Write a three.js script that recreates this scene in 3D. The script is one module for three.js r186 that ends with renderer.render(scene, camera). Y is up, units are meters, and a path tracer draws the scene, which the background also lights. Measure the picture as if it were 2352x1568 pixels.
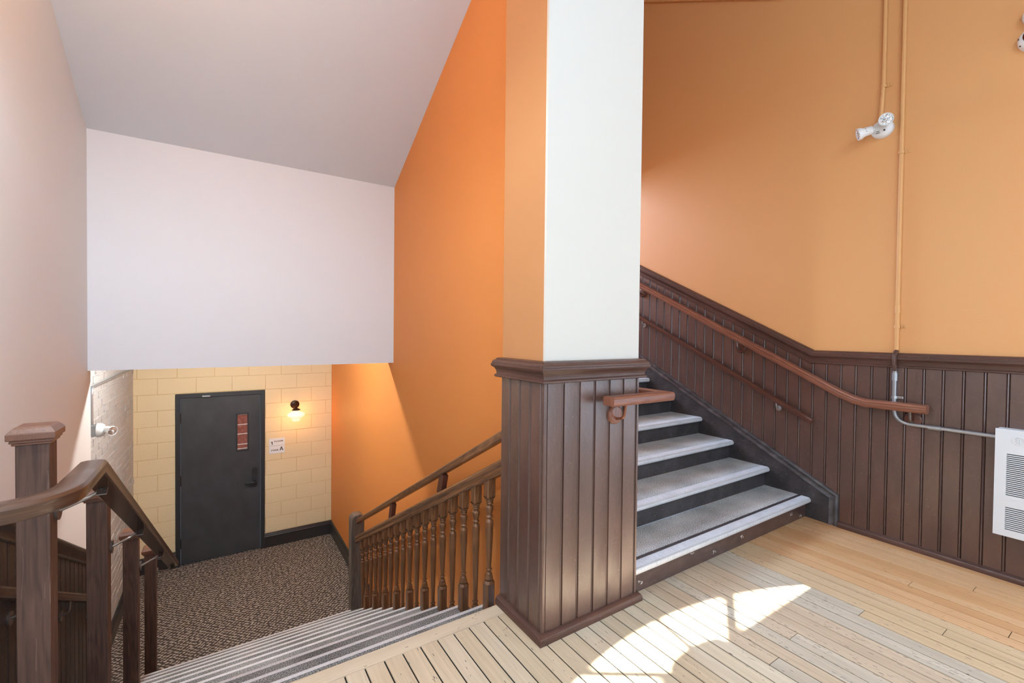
import * as THREE from 'three';
import { mergeGeometries, toCreasedNormals, mergeVertices } from 'three/addons/utils/BufferGeometryUtils.js';
import { RoundedBoxGeometry } from 'three/addons/geometries/RoundedBoxGeometry.js';
import { RectAreaLightUniformsLib } from 'three/addons/lights/RectAreaLightUniformsLib.js';

// ------------------------------------------------------------------ camera, sky, sun, exposure
const scene = new THREE.Scene();
const camera = new THREE.PerspectiveCamera(2 * Math.atan(784 / 1021.25) * 180 / Math.PI, 2352 / 1568, 0.05, 100);
camera.position.set(0, 1.32, 0);
camera.rotation.set(-0.9356 * Math.PI / 180, -33.15 * Math.PI / 180, 0.6137 * Math.PI / 180, 'YXZ');
const renderer = new THREE.WebGLRenderer({ antialias: true });
renderer.toneMapping = THREE.LinearToneMapping;
renderer.toneMappingExposure = 0.96;
renderer.shadowMap.enabled = true;
renderer.shadowMap.type = THREE.PCFSoftShadowMap;
RectAreaLightUniformsLib.init();
scene.background = new THREE.Color(0.55, 0.72, 1.0);          // clear sky seen through the fanlight

const KZ = 0.64;                                              // sun: metres travelled into the room per metre of fall
const sun = new THREE.DirectionalLight(new THREE.Color(1, 0.96, 0.9), 46);
sun.position.set(1.66, 2 + 9, -1 + 9 * KZ);
sun.target.position.set(1.66, 2, -1);
sun.castShadow = true; sun.shadow.mapSize.set(4096, 4096); sun.shadow.radius = 1;
Object.assign(sun.shadow.camera, { left: -4, right: 4, top: 5, bottom: -5, near: 0.5, far: 25 });
scene.add(sun, sun.target);

// daylight through the two blinds of the back wall
function windowLight(x, y, z, w, h, k, nx, nz, c = new THREE.Color(0.70, 0.90, 1.16)) {
  const l = new THREE.RectAreaLight(c, k, w, h);
  l.position.set(x, y, z); l.lookAt(x + nx * 5, y, z + nz * 5); scene.add(l); return l;
}
windowLight(1.66, 1.75, 0.80, 1.7, 2.7, 0.25, 0, -1);
windowLight(1.66, 3.48, 0.80, 1.6, 0.28, 20, 0, -1);            // sky through the fanlight
windowLight(-0.28, 1.85, 0.80, 0.9, 2.7, 5.6, 0, -1);
windowLight(3.2, 1.35, 0.80, 0.7, 2.3, 2.4, 0, -1);  // added narrow window, put in for a sheen on the pillar boards
windowLight(3.66, 1.15, 0.40, 0.60, 2.1, 3.4, -1, 0);         // added glazed side door, put in for a sheen on the pillar front
windowLight(2.68, 3.7, -6.34, 1.5, 2.0, 30, 0, 1, new THREE.Color(0.55, 0.86, 1.25));             // window at the head of the upper flight

// ------------------------------------------------------------------ small tools
let seed = 7;
const rnd = () => { seed = (seed + 0x6d2b79f5) | 0; let t = Math.imul(seed ^ (seed >>> 15), 1 | seed); t = (t + Math.imul(t ^ (t >>> 7), 61 | t)) ^ t; return ((t ^ (t >>> 14)) >>> 0) / 4294967296; };
const rr = (a, b) => a + (b - a) * rnd();
const V = (x, y, z) => new THREE.Vector3(x, y, z);
const PI = Math.PI;
const taken = {};
function numbered(name) { const n = taken[name] = (taken[name] ?? -1) + 1; return n ? name + '_' + String(n).padStart(3, '0') : name; }
function shade(o) { o.castShadow = true; o.receiveShadow = true; return o; }
function part(parent, name, geo, mat, pos, rot) {
  const m = shade(new THREE.Mesh(geo, mat)); m.name = name;
  if (pos) m.position.set(...pos);
  if (rot) m.rotation.set(...rot);
  parent.add(m); return m;
}
function thing(name, label, category, pos = [0, 0, 0], group) {
  const g = new THREE.Group(); g.name = numbered(name); g.position.set(...pos);
  g.userData = { label, category }; if (group) g.userData.group = group;
  scene.add(g); return g;
}
function structure(name, label) {
  const g = new THREE.Group(); g.name = name; g.userData = { kind: 'structure', label };
  scene.add(g); return g;
}
function flat(g) { const n = g.index ? g.toNonIndexed() : g; n.computeVertexNormals(); return n; }
function outward(g) {                                          // make every closed shape face outwards
  const p = g.attributes.position; let v = 0; const idx = g.index;
  const n = idx ? idx.count : p.count, at = (i) => { const k = idx ? idx.getX(i) : i; return V(p.getX(k), p.getY(k), p.getZ(k)); };
  for (let i = 0; i < n; i += 3) { const a = at(i), b = at(i + 1), c = at(i + 2); v += a.dot(b.cross(c)); }
  if (v < 0) {
    if (idx) for (let i = 0; i < n; i += 3) { const t = idx.getX(i + 1); idx.setX(i + 1, idx.getX(i + 2)); idx.setX(i + 2, t); }
    else for (const a of Object.values(g.attributes)) for (let i = 0; i < n; i += 3) for (let k = 0; k < a.itemSize; k++) {
      const t = a.array[(i + 1) * a.itemSize + k]; a.array[(i + 1) * a.itemSize + k] = a.array[(i + 2) * a.itemSize + k]; a.array[(i + 2) * a.itemSize + k] = t;
    }
  }
  return g;
}
// uv in metres, the v direction along the grain axis
function uvGrain(g, axis = 1, du = 0, dv = 0) {
  const p = g.attributes.position, n = g.attributes.normal, uv = new Float32Array(p.count * 2), others = [0, 1, 2].filter((a) => a !== axis);
  for (let i = 0; i < p.count; i++) {
    const c = [p.getX(i), p.getY(i), p.getZ(i)], m = [Math.abs(n.getX(i)), Math.abs(n.getY(i)), Math.abs(n.getZ(i))];
    let u, v = c[axis];
    if (m[axis] > m[others[0]] && m[axis] > m[others[1]]) { u = c[others[0]]; v = c[others[1]]; }
    else u = m[others[0]] > m[others[1]] ? c[others[1]] : c[others[0]];
    uv[2 * i] = u + du; uv[2 * i + 1] = v + dv;
  }
  g.setAttribute('uv', new THREE.BufferAttribute(uv, 2)); return g;
}
function box(x0, x1, y0, y1, z0, z1, axis = 1, bevel = 0) {
  const w = x1 - x0, h = y1 - y0, d = z1 - z0;
  const g = bevel ? new RoundedBoxGeometry(w, h, d, 2, bevel) : new THREE.BoxGeometry(w, h, d);
  g.translate((x0 + x1) / 2, (y0 + y1) / 2, (z0 + z1) / 2);
  return uvGrain(g, axis);
}
// a profile [[a, b], ...] carried straight from c0 to c1; place(a, b, c) gives the point
function prism(profile, c0, c1, place, crease = 0.6, axis = 1) {
  const s = new THREE.Shape(profile.map(([a, b]) => new THREE.Vector2(a, b)));
  let g = new THREE.ExtrudeGeometry(s, { depth: c1 - c0, bevelEnabled: false, curveSegments: 6 });
  const p = g.attributes.position;
  for (let i = 0; i < p.count; i++) p.setXYZ(i, ...place(p.getX(i), p.getY(i), p.getZ(i) + c0));
  g = outward(g); g.deleteAttribute('normal'); g.deleteAttribute('uv');
  g = toCreasedNormals(g, crease);
  return uvGrain(g, axis);
}
// a closed profile swept along a polyline with mitred corners; u = sideways, v = up
function sweep(path, profile, up = V(0, 1, 0), crease = 0.7, side0 = null) {
  const n = path.length, m = profile.length, rows = [], dirs = [];
  for (let i = 0; i < n - 1; i++) dirs.push(path[i + 1].clone().sub(path[i]).normalize());
  const frame = (t) => { const s = side0 ? side0.clone() : t.clone().cross(up).normalize(); const u = s.clone().cross(t).normalize(); return [s, u]; };
  for (let i = 0; i < n; i++) {
    const a = dirs[Math.max(0, i - 1)], b = dirs[Math.min(n - 2, i)], nn = a.clone().add(b).normalize(), [s, u] = frame(a);
    rows.push(profile.map(([x, y]) => { const o = s.clone().multiplyScalar(x).addScaledVector(u, y); const k = o.dot(nn) / a.dot(nn); return path[i].clone().add(o).addScaledVector(a, -k); }));
  }
  const pos = [], uv = []; let len = 0; const per = [0];
  for (let j = 0; j < m; j++) per.push(per[j] + Math.hypot(profile[(j + 1) % m][0] - profile[j][0], profile[(j + 1) % m][1] - profile[j][1]));
  for (let i = 0; i < n - 1; i++) {
    const l2 = len + path[i + 1].distanceTo(path[i]);
    for (let j = 0; j < m; j++) {
      const k = (j + 1) % m, A = rows[i][j], B = rows[i][k], C = rows[i + 1][k], D = rows[i + 1][j];
      for (const q of [A, B, C, A, C, D]) pos.push(q.x, q.y, q.z);
      uv.push(per[j], len, per[j + 1], len, per[j + 1], l2, per[j], len, per[j + 1], l2, per[j], l2);
    }
    len = l2;
  }
  const tri = THREE.ShapeUtils.triangulateShape(profile.map(([x, y]) => new THREE.Vector2(x, y)), []);
  for (const [row, flip] of [[rows[0], 0], [rows[n - 1], 1]]) for (const t of tri) for (const q of flip ? [t[0], t[2], t[1]] : t) { pos.push(row[q].x, row[q].y, row[q].z); uv.push(profile[q][0], profile[q][1]); }
  let g = new THREE.BufferGeometry();
  g.setAttribute('position', new THREE.Float32BufferAttribute(pos, 3)); g.setAttribute('uv', new THREE.Float32BufferAttribute(uv, 2));
  g = outward(g); return toCreasedNormals(g, crease);
}
function tube(points, r, seg = 40, rad = 12) {
  const c = new THREE.CatmullRomCurve3(points, false, 'catmullrom', 0.02);
  return new THREE.TubeGeometry(c, seg, r, rad, false);
}
// pipe through corner points with bends of a given radius
function bent(points, bend, r, rad = 14) {
  const path = new THREE.CurvePath();
  let from = points[0];
  for (let i = 1; i < points.length; i++) {
    if (i === points.length - 1) { path.add(new THREE.LineCurve3(from, points[i])); break; }
    const a = points[i].clone().sub(points[i - 1]).normalize(), b = points[i + 1].clone().sub(points[i]).normalize();
    const p = points[i].clone().addScaledVector(a, -bend), q = points[i].clone().addScaledVector(b, bend);
    path.add(new THREE.LineCurve3(from, p)); path.add(new THREE.QuadraticBezierCurve3(p, points[i], q)); from = q;
  }
  const pts = []; for (const c of path.curves) { const k = c.isLineCurve3 ? 1 : 8; for (let i = 0; i < k; i++) pts.push(c.getPoint(i / k)); } pts.push(points[points.length - 1]);
  const circle = []; for (let i = 0; i < rad; i++) circle.push([r * Math.cos(2 * PI * i / rad), r * Math.sin(2 * PI * i / rad)]);
  const t = pts[1].clone().sub(pts[0]).normalize();
  return sweepRound(pts, circle);
}
function sweepRound(path, circle) {                            // parallel-transport sweep for pipes that turn in any plane
  const n = path.length, m = circle.length, pos = [], rows = [];
  let t0 = path[1].clone().sub(path[0]).normalize(), s = Math.abs(t0.y) < 0.9 ? V(0, 1, 0).cross(t0).normalize() : V(1, 0, 0).cross(t0).normalize();
  for (let i = 0; i < n; i++) {
    const a = i ? path[i].clone().sub(path[i - 1]).normalize() : t0, b = i < n - 1 ? path[i + 1].clone().sub(path[i]).normalize() : a, t = a.clone().add(b).normalize();
    s.addScaledVector(t, -s.dot(t)).normalize(); const u = t.clone().cross(s);
    rows.push(circle.map(([x, y]) => path[i].clone().addScaledVector(s, x).addScaledVector(u, y)));
  }
  for (let i = 0; i < n - 1; i++) for (let j = 0; j < m; j++) { const k = (j + 1) % m; for (const q of [rows[i][j], rows[i][k], rows[i + 1][k], rows[i][j], rows[i + 1][k], rows[i + 1][j]]) pos.push(q.x, q.y, q.z); }
  for (const [row, f] of [[rows[0], 0], [rows[n - 1], 1]]) for (let j = 1; j < m - 1; j++) for (const q of f ? [row[0], row[j], row[j + 1]] : [row[0], row[j + 1], row[j]]) pos.push(q.x, q.y, q.z);
  let g = new THREE.BufferGeometry(); g.setAttribute('position', new THREE.Float32BufferAttribute(pos, 3));
  g = toCreasedNormals(outward(g), 0.9); return uvGrain(g, 1);
}
function lathe(points, seg = 24) { return uvGrain(new THREE.LatheGeometry(points.map(([r, y]) => new THREE.Vector2(Math.max(r, 1e-4), y)), seg), 1); }
function merged(list) { return mergeGeometries(list.map((g) => { const n = g.index ? g.toNonIndexed() : g; for (const k of Object.keys(n.attributes)) if (!['position', 'normal', 'uv'].includes(k)) n.deleteAttribute(k); if (!n.attributes.uv) uvGrain(n); return n; })); }

// ------------------------------------------------------------------ textures and materials
function canvasTexture(w, h, metresW, metresH, draw, srgb = true) {
  const c = document.createElement('canvas'); c.width = w; c.height = h; const x = c.getContext('2d'); draw(x, w, h);
  const t = new THREE.CanvasTexture(c); t.wrapS = t.wrapT = THREE.RepeatWrapping; t.repeat.set(1 / metresW, 1 / metresH);
  if (srgb) t.colorSpace = THREE.SRGBColorSpace; return t;
}
// tileable fractal gradient noise in 0..1
const hash = new Uint8Array(512); { const p = [...Array(256).keys()]; for (let i = 255; i > 0; i--) { const k = Math.floor(rnd() * (i + 1)); [p[i], p[k]] = [p[k], p[i]]; } for (let i = 0; i < 512; i++) hash[i] = p[i & 255]; }
const GX = new Float32Array(256), GY = new Float32Array(256); for (let i = 0; i < 256; i++) { GX[i] = Math.cos(i * 2.399963); GY[i] = Math.sin(i * 2.399963); }
function field(w, h, fx, fy, octaves, z) {
  const f = new Float32Array(w * h); let a = 1, kx = fx, ky = fy, tot = 0;
  for (let o = 0; o < octaves; o++) {
    const salt = (Math.round(z * 37) + o * 53) & 255;
    const h2 = (i, j) => hash[hash[hash[(i % kx) & 255] + ((j % ky) & 255)] + salt];
    for (let y = 0; y < h; y++) {
      const v = y / h * ky, j = Math.floor(v), fv = v - j, sv = fv * fv * fv * (fv * (fv * 6 - 15) + 10);
      let li = -1, a0, b0, a1, b1;
      for (let x = 0; x < w; x++) {
        const u = x / w * kx, i = Math.floor(u), fu = u - i;
        if (i !== li) { li = i; a0 = h2(i, j); b0 = h2(i + 1, j); a1 = h2(i, j + 1); b1 = h2(i + 1, j + 1); }
        const su = fu * fu * fu * (fu * (fu * 6 - 15) + 10);
        const p = GX[a0] * fu + GY[a0] * fv, q = GX[b0] * (fu - 1) + GY[b0] * fv, r = GX[a1] * fu + GY[a1] * (fv - 1), t = GX[b1] * (fu - 1) + GY[b1] * (fv - 1);
        const top = p + su * (q - p), bot = r + su * (t - r);
        f[y * w + x] += a * 1.5 * (top + sv * (bot - top));
      }
    }
    tot += a; a *= 0.5; kx *= 2; ky *= 2;
  }
  for (let i = 0; i < f.length; i++) f[i] = 0.5 + 0.5 * f[i] / tot * 1.6;
  return f;
}
function pixels(x, w, h, f) {
  const im = x.createImageData(w, h);
  for (let i = 0; i < w * h; i++) { const [r, g, b] = f(i % w, Math.floor(i / w), i); im.data[4 * i] = r; im.data[4 * i + 1] = g; im.data[4 * i + 2] = b; im.data[4 * i + 3] = 255; }
  x.putImageData(im, 0, 0);
}
const mix = (a, b, t) => a.map((v, i) => v + (b[i] - v) * Math.min(1, Math.max(0, t)));
const std = (o) => new THREE.MeshStandardMaterial(o);

function specks(x, w, h, n, colour, s0, s1) {
  x.fillStyle = colour;
  for (let i = 0; i < n; i++) { const s = rr(s0, s1); x.beginPath(); x.ellipse(rnd() * w, rnd() * h, s, s * rr(0.5, 1.4), rnd() * 3, 0, 7); x.fill(); }
}
function scratches(x, w, h, n, colour, len, width = 1) {
  x.strokeStyle = colour; x.lineWidth = width;
  for (let i = 0; i < n; i++) { const a = rnd() * 7, l = rr(0.2, 1) * len, px = rnd() * w, py = rnd() * h; x.beginPath(); x.moveTo(px, py); x.quadraticCurveTo(px + Math.cos(a) * l * 0.5 + rr(-4, 4), py + Math.sin(a) * l * 0.5, px + Math.cos(a) * l, py + Math.sin(a) * l); x.stroke(); }
}
const bumpFine = canvasTexture(256, 256, 0.25, 0.25, (x, w, h) => { const f = field(w, h, 24, 24, 3, 3.3); pixels(x, w, h, (a, b, i) => [f[i] * 255, f[i] * 255, f[i] * 255]); }, false);
const bumpBrush = canvasTexture(256, 512, 0.3, 0.6, (x, w, h) => { const f = field(w, h, 40, 8, 3, 8.3), g = field(w, h, 10, 14, 3, 1.7); pixels(x, w, h, (a, b, i) => { const v = (f[i] * 0.5 + g[i] * 0.5) * 255; return [v, v, v]; }); }, false);
const bumpPaint = canvasTexture(512, 512, 0.4, 0.4, (x, w, h) => { const f = field(w, h, 18, 12, 3, 17.3); pixels(x, w, h, (a, b, i) => [f[i] * 255, f[i] * 255, f[i] * 255]); }, false);
const bumpRough = canvasTexture(512, 512, 0.5, 0.5, (x, w, h) => { const f = field(w, h, 26, 26, 4, 5.3); pixels(x, w, h, (a, b, i) => [f[i] * 255, f[i] * 255, f[i] * 255]); }, false);

function paint(hex, rough = 0.75, k = 0.00018, tex = bumpFine) { return std({ color: hex, roughness: rough, bumpMap: tex, bumpScale: k }); }
const M = {
  cream: paint('#d6d0c4', 0.6), ceiling: paint('#dcdfe2', 0.85), white: paint('#e6e9ed', 0.8),
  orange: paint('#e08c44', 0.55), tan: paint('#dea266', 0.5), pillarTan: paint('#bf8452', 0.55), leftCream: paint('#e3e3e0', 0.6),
  block: paint('#ecd6ac', 0.6, 0.0009, bumpRough), brick: paint('#bcbab7', 0.6, 0.007, bumpRough), mortar: paint('#c6c4c1', 0.9, 0.006, bumpRough),
  blockJoint: paint('#dcc08c', 0.9),
};
// dark brown gloss paint with chips and scratches
const brownMap = canvasTexture(1024, 1024, 1.1, 1.1, (x, w, h) => {
  const f = field(w, h, 7, 3, 4, 2.2), g = field(w, h, 60, 12, 2, 4.2);
  pixels(x, w, h, (a, b, i) => { const c = mix([72, 48, 40], [98, 67, 55], f[i] * 0.8 + g[i] * 0.25); return c; });
  scratches(x, w, h, 150, 'rgba(168,150,140,0.34)', 60, 1); specks(x, w, h, 130, 'rgba(190,178,168,0.75)', 0.6, 1.8); specks(x, w, h, 110, 'rgba(30,18,15,0.6)', 0.8, 2.4);
});
M.brown = new THREE.MeshPhysicalMaterial({ map: brownMap, roughness: 0.42, clearcoat: 1, clearcoatRoughness: 0.32, bumpMap: bumpPaint, bumpScale: 0.0011 });
M.brownTrim = std({ map: brownMap, roughness: 0.38, bumpMap: bumpBrush, bumpScale: 0.0015 });
M.brownDark = std({ color: '#3a2e2b', roughness: 0.5, bumpMap: bumpBrush, bumpScale: 0.002 });
const scuffMap = canvasTexture(512, 512, 0.9, 0.9, (x, w, h) => {
  const f = field(w, h, 6, 8, 4, 6.2);
  pixels(x, w, h, (a, b, i) => mix([48, 44, 45], [74, 68, 68], f[i]));
  scratches(x, w, h, 140, 'rgba(150,148,148,0.3)', 26, 1); specks(x, w, h, 260, 'rgba(170,168,166,0.55)', 0.5, 1.8);
});
M.moulding = std({ roughness: 0.36, bumpMap: bumpBrush, bumpScale: 0.001, map: canvasTexture(512, 512, 0.6, 0.6, (x, w, h) => { const f = field(w, h, 8, 10, 4, 9.2); pixels(x, w, h, (a, b, i) => mix([56, 52, 53], [96, 91, 92], f[i])); scratches(x, w, h, 90, 'rgba(190,188,186,0.4)', 30, 1.4); }) });
M.flaked = new THREE.MeshPhysicalMaterial({ roughness: 0.45, clearcoat: 0.6, clearcoatRoughness: 0.3, map: canvasTexture(128, 2048, 0.15, 2.4, (x, w, h) => { const f = field(w, h, 3, 24, 4, 19.2); pixels(x, w, h, (a, b, i) => mix([66, 46, 42], [96, 74, 68], f[i])); specks(x, w, h, 160, 'rgba(200,194,188,0.8)', 0.5, 1.5); for (let k = 0; k < 7; k++) { const px = rr(0.1, 0.7) * w, py = rnd() * h; x.fillStyle = 'rgba(206,200,192,0.85)'; for (let q = 0; q < 9; q++) { x.beginPath(); x.ellipse(px + rr(-9, 9), py + rr(-14, 14), rr(1, 4), rr(1, 7), rnd() * 3, 0, 7); x.fill(); } } }) });
M.scuffed = std({ map: scuffMap, roughness: 0.5, bumpMap: bumpBrush, bumpScale: 0.002 });
// stained timber
function timber(dark, light, w0, streak) {
  return canvasTexture(512, 1024, 0.35, 1.4, (x, w, h) => {
    const f = field(w, h, 22, 2, 4, dark[0] * 0.31), g = field(w, h, 90, 6, 2, light[0] * 0.17), k = field(w, h, 4, 2, 3, 11.1 + dark[1]);
    pixels(x, w, h, (a, b, i) => { const ring = 0.5 + 0.5 * Math.sin(30 * k[i] + 5 * f[i]); return mix(dark, light, f[i] * 0.55 + g[i] * 0.25 + ring * w0); });
    x.strokeStyle = streak; for (let i = 0; i < 26; i++) { const px = rnd() * w, py = rnd() * h, l = rr(20, 130); x.lineWidth = rr(0.6, 2); x.beginPath(); x.moveTo(px, py); x.bezierCurveTo(px + rr(-8, 8), py + l * 0.3, px + rr(-8, 8), py + l * 0.6, px + rr(-5, 5), py + l); x.stroke(); }
  });
}
M.post = std({ map: timber([56, 36, 28], [104, 74, 60], 0.3, 'rgba(186,156,138,0.45)'), roughness: 0.62, bumpMap: bumpBrush, bumpScale: 0.0006 });
M.rail = std({ map: timber([66, 44, 33], [104, 76, 58], 0.2, 'rgba(150,118,96,0.15)'), roughness: 0.24 });
M.red = std({ map: timber([104, 60, 44], [156, 102, 78], 0.25, 'rgba(180,120,96,0.25)'), roughness: 0.3 });
M.redDark = std({ map: timber([70, 40, 30], [108, 66, 52], 0.25, 'rgba(160,110,90,0.2)'), roughness: 0.32 });
M.cap = std({ map: timber([82, 51, 38], [134, 90, 66], 0.25, 'rgba(60,36,26,0.4)'), roughness: 0.36 });
M.shadedBrown = std({ roughness: 0.42, bumpMap: bumpPaint, bumpScale: 0.001, map: canvasTexture(512, 512, 0.8, 0.8, (x, w, h) => { const f = field(w, h, 7, 4, 4, 12.2); pixels(x, w, h, (a, b, i) => mix([40, 31, 28], [62, 48, 42], f[i])); scratches(x, w, h, 30, 'rgba(150,140,134,0.35)', 30, 1); specks(x, w, h, 70, 'rgba(190,184,178,0.7)', 0.6, 1.8); }) });  // wainscot brown with shade painted in by a darker tone, plus chips and scratches
M.oak = std({ map: timber([74, 48, 30], [148, 102, 66], 0.35, 'rgba(30,18,10,0.5)'), roughness: 0.32, bumpMap: bumpBrush, bumpScale: 0.0006 });
M.worn = std({ map: timber([74, 64, 56], [128, 114, 102], 0.35, 'rgba(36,28,24,0.55)'), roughness: 0.42 });
// floor planks: pale, worn (dark pits), honey
function plankMap(a, b, pits, z) {
  return canvasTexture(512, 1024, 0.5, 1.5, (x, w, h) => {
    const f = field(w, h, 36, 2, 4, z), g = field(w, h, 6, 3, 3, z + 4), k = field(w, h, 120, 8, 2, z + 7);
    pixels(x, w, h, (p, q, i) => mix(a, b, f[i] * 0.5 + g[i] * 0.5 + (k[i] - 0.5) * 0.35));
    x.fillStyle = 'rgba(58,50,46,0.8)';
    for (let i = 0; i < pits; i++) { const px = rnd() * w, py = rnd() * h, m = g[(py | 0) * w + (px | 0)]; if (m > 0.57 || rnd() < 0.12) x.fillRect(px, py, rr(0.8, 2.6), rr(2, 12)); }
    scratches(x, w, h, 24, 'rgba(90,76,64,0.35)', 50, 1);
  });
}
const floorBump = canvasTexture(256, 512, 0.2, 0.9, (x, w, h) => { const f = field(w, h, 40, 3, 3, 15.3); pixels(x, w, h, (a, b, i) => [f[i] * 255, f[i] * 255, f[i] * 255]); }, false);
M.plank = [
  [[196, 180, 154], [224, 208, 184], 250, 21], [[190, 172, 144], [222, 204, 176], 320, 23],
  [[178, 164, 144], [214, 200, 178], 1700, 25], [[182, 160, 134], [216, 194, 166], 1000, 26],
  [[196, 150, 106], [222, 178, 132], 260, 28], [[190, 140, 94], [216, 168, 118], 260, 31], [[188, 158, 122], [216, 188, 150], 420, 33],
].map(([a, b, n, z]) => std({ map: plankMap(a, b, n, z), roughness: 0.42, bumpMap: floorBump, bumpScale: 0.0008 }));
M.subfloor = std({ color: '#0e0a07', roughness: 0.9 });
// grey speckled stair covering
const speckMap = (lo, hi, z) => canvasTexture(1024, 1024, 1.3, 1.3, (x, w, h) => {
  const f = field(w, h, 300, 310, 2, z), g = field(w, h, 5, 4, 4, z + 3);
  pixels(x, w, h, (a, b, i) => { const t = 0.5 + (f[i] - 0.5) * 2.2 + (g[i] - 0.5) * 0.7; return mix(lo, hi, t); });
});
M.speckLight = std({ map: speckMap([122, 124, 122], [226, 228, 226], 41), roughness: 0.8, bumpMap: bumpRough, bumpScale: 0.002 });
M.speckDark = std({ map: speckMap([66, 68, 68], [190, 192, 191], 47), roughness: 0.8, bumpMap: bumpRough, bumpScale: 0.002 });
M.nosing = std({ map: canvasTexture(128, 1024, 0.2, 1.6, (x, w, h) => { const f = field(w, h, 5, 180, 3, 51), g = field(w, h, 2, 11, 2, 52); pixels(x, w, h, (a, b, i) => mix([186, 187, 190], [226, 227, 229], f[i] * 0.6 + g[i] * 0.4)); }), roughness: 0.5, bumpMap: bumpBrush, bumpScale: 0.001 });
M.nosingWhite = std({ map: canvasTexture(128, 1024, 0.2, 1.6, (x, w, h) => { const f = field(w, h, 5, 150, 3, 61), g = field(w, h, 2, 11, 2, 62); pixels(x, w, h, (a, b, i) => mix([206, 208, 212], [238, 240, 243], f[i] * 0.5 + g[i] * 0.5)); specks(x, w, h, 26, 'rgba(40,40,44,0.8)', 0.6, 2); }), roughness: 0.45 });
// woven carpet of slanted leaves
M.carpet = std({ roughness: 0.95, bumpMap: bumpRough, bumpScale: 0.002, map: canvasTexture(1536, 1536, 1.5, 1.5, (x, w, h) => {
  x.fillStyle = '#433a35'; x.fillRect(0, 0, w, h);
  const cell = 34, cols = Math.floor(w / cell);
  const leaf = (px, py, a, l, t, c) => { for (const ox of [-w, 0, w]) for (const oy of [-h, 0, h]) { if (px + ox < -80 || px + ox > w + 80 || py + oy < -80 || py + oy > h + 80) continue; x.save(); x.translate(px + ox, py + oy); x.rotate(a); x.fillStyle = c; x.beginPath(); x.moveTo(-l, 0); x.quadraticCurveTo(-l * 0.2, -t * 1.7, l, -t * 0.1); x.quadraticCurveTo(l * 0.3, t * 1.7, -l, 0); x.fill(); x.restore(); } };
  for (let j = 0; j < 64; j++) for (let i = 0; i < 32; i++) {
    const s = rnd(), c = ['#b0a596', '#b8ad9e', '#a79c8e', '#beb3a4'][Math.floor(rnd() * 4)];
    leaf((i + (j % 2) * 0.5) * 48 + rr(-7, 7), j * 24 + rr(-5, 5), (s < 0.62 ? rr(-0.45, -0.05) : s < 0.85 ? rr(0.3, 0.9) : rr(-1.2, 1.2)), rr(13, 20), rr(8, 11.5), c);
  }
  x.strokeStyle = '#a09080'; x.lineWidth = 2.4;
  for (let i = 0; i < 170; i++) { const px = rnd() * w, py = rnd() * h; x.beginPath(); x.moveTo(px, py); x.bezierCurveTo(px + 14, py + 6, px + 16, py + 26, px + 4, py + 40); x.stroke(); }
}) });
M.door = std({ color: '#424347', roughness: 0.42, map: canvasTexture(512, 1024, 1.0, 2.2, (x, w, h) => { const f = field(w, h, 6, 8, 4, 71); pixels(x, w, h, (a, b, i) => mix([214, 214, 214], [255, 255, 255], f[i])); specks(x, w, h, 26, 'rgba(255,255,255,0.9)', 0.6, 1.6); }), bumpMap: bumpFine, bumpScale: 0.0008 });
M.doorFrame = std({ color: '#2c2d30', roughness: 0.45 });
M.black = std({ color: '#17181a', roughness: 0.35 });
M.baseBlack = std({ color: '#2f2c2c', roughness: 0.32, bumpMap: bumpBrush, bumpScale: 0.001 });
M.steel = std({ color: '#b8b9ba', roughness: 0.32, metalness: 0.9 });
M.galv = std({ color: '#a9abae', roughness: 0.42, metalness: 0.75 });
M.bracket = std({ color: '#8b8078', roughness: 0.35, metalness: 0.8 });
M.copper = std({ color: '#9a6248', roughness: 0.35, metalness: 0.6 });
M.bronze = std({ color: '#3a261c', roughness: 0.35, metalness: 0.7 });
M.plastic = std({ color: '#e6e4df', roughness: 0.4 });
M.plasticDark = std({ color: '#2a2422', roughness: 0.5 });
M.heater = std({ color: '#dfe2e4', roughness: 0.3 });
M.slot = std({ color: '#3a3b3c', roughness: 0.8 });
M.reflector = std({ color: '#d6d6d4', roughness: 0.18, metalness: 0.9, bumpMap: bumpRough, bumpScale: 0.01 });
M.redLens = std({ color: '#4a1a14', roughness: 0.15 });
M.tanPipe = paint('#dca468', 0.45); M.bluePipe = M.tanPipe;

// ------------------------------------------------------------------ the rooms
const XR = 3.629, XL = -0.79, XO = 1.40, ZB = 0.77, ZD = -7.13, TOP = 5.2, YL = -1.738;
const RUN = 0.297, FALL = 0.158, GO = 0.295, RISE = 0.149, SLOPE = 0.53;
const PX0 = 1.147, PX1 = 1.736, PZ0 = -1.5, PZ1 = -1.845;

// tongue-and-groove board with a bead along one edge: a across, b out of the wall
const beadBoard = (w, d) => [[0.0006, 0], [0.0006, d - 0.005], [0.003, d], [w - 0.0135, d], [w - 0.0115, d - 0.0045], [w - 0.0095, d - 0.001], [w - 0.007, d + 0.0005], [w - 0.0045, d - 0.001], [w - 0.001, d - 0.0055], [w - 0.0006, 0]];
// chair rail: u out of the wall, v up, from its lower edge
const capProfile = [[0, 0], [0.022, 0.0], [0.027, 0.004], [0.027, 0.01], [0.022, 0.0145], [0.0185, 0.017], [0.0185, 0.021], [0.021, 0.034], [0.027, 0.045], [0.038, 0.053], [0.0395, 0.056], [0.0395, 0.065], [0.035, 0.068], [0.0355, 0.074], [0.031, 0.082], [0.021, 0.0865], [0.021, 0.0905], [0.012, 0.094], [0, 0.095]];
const capR = 1.132;

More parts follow.
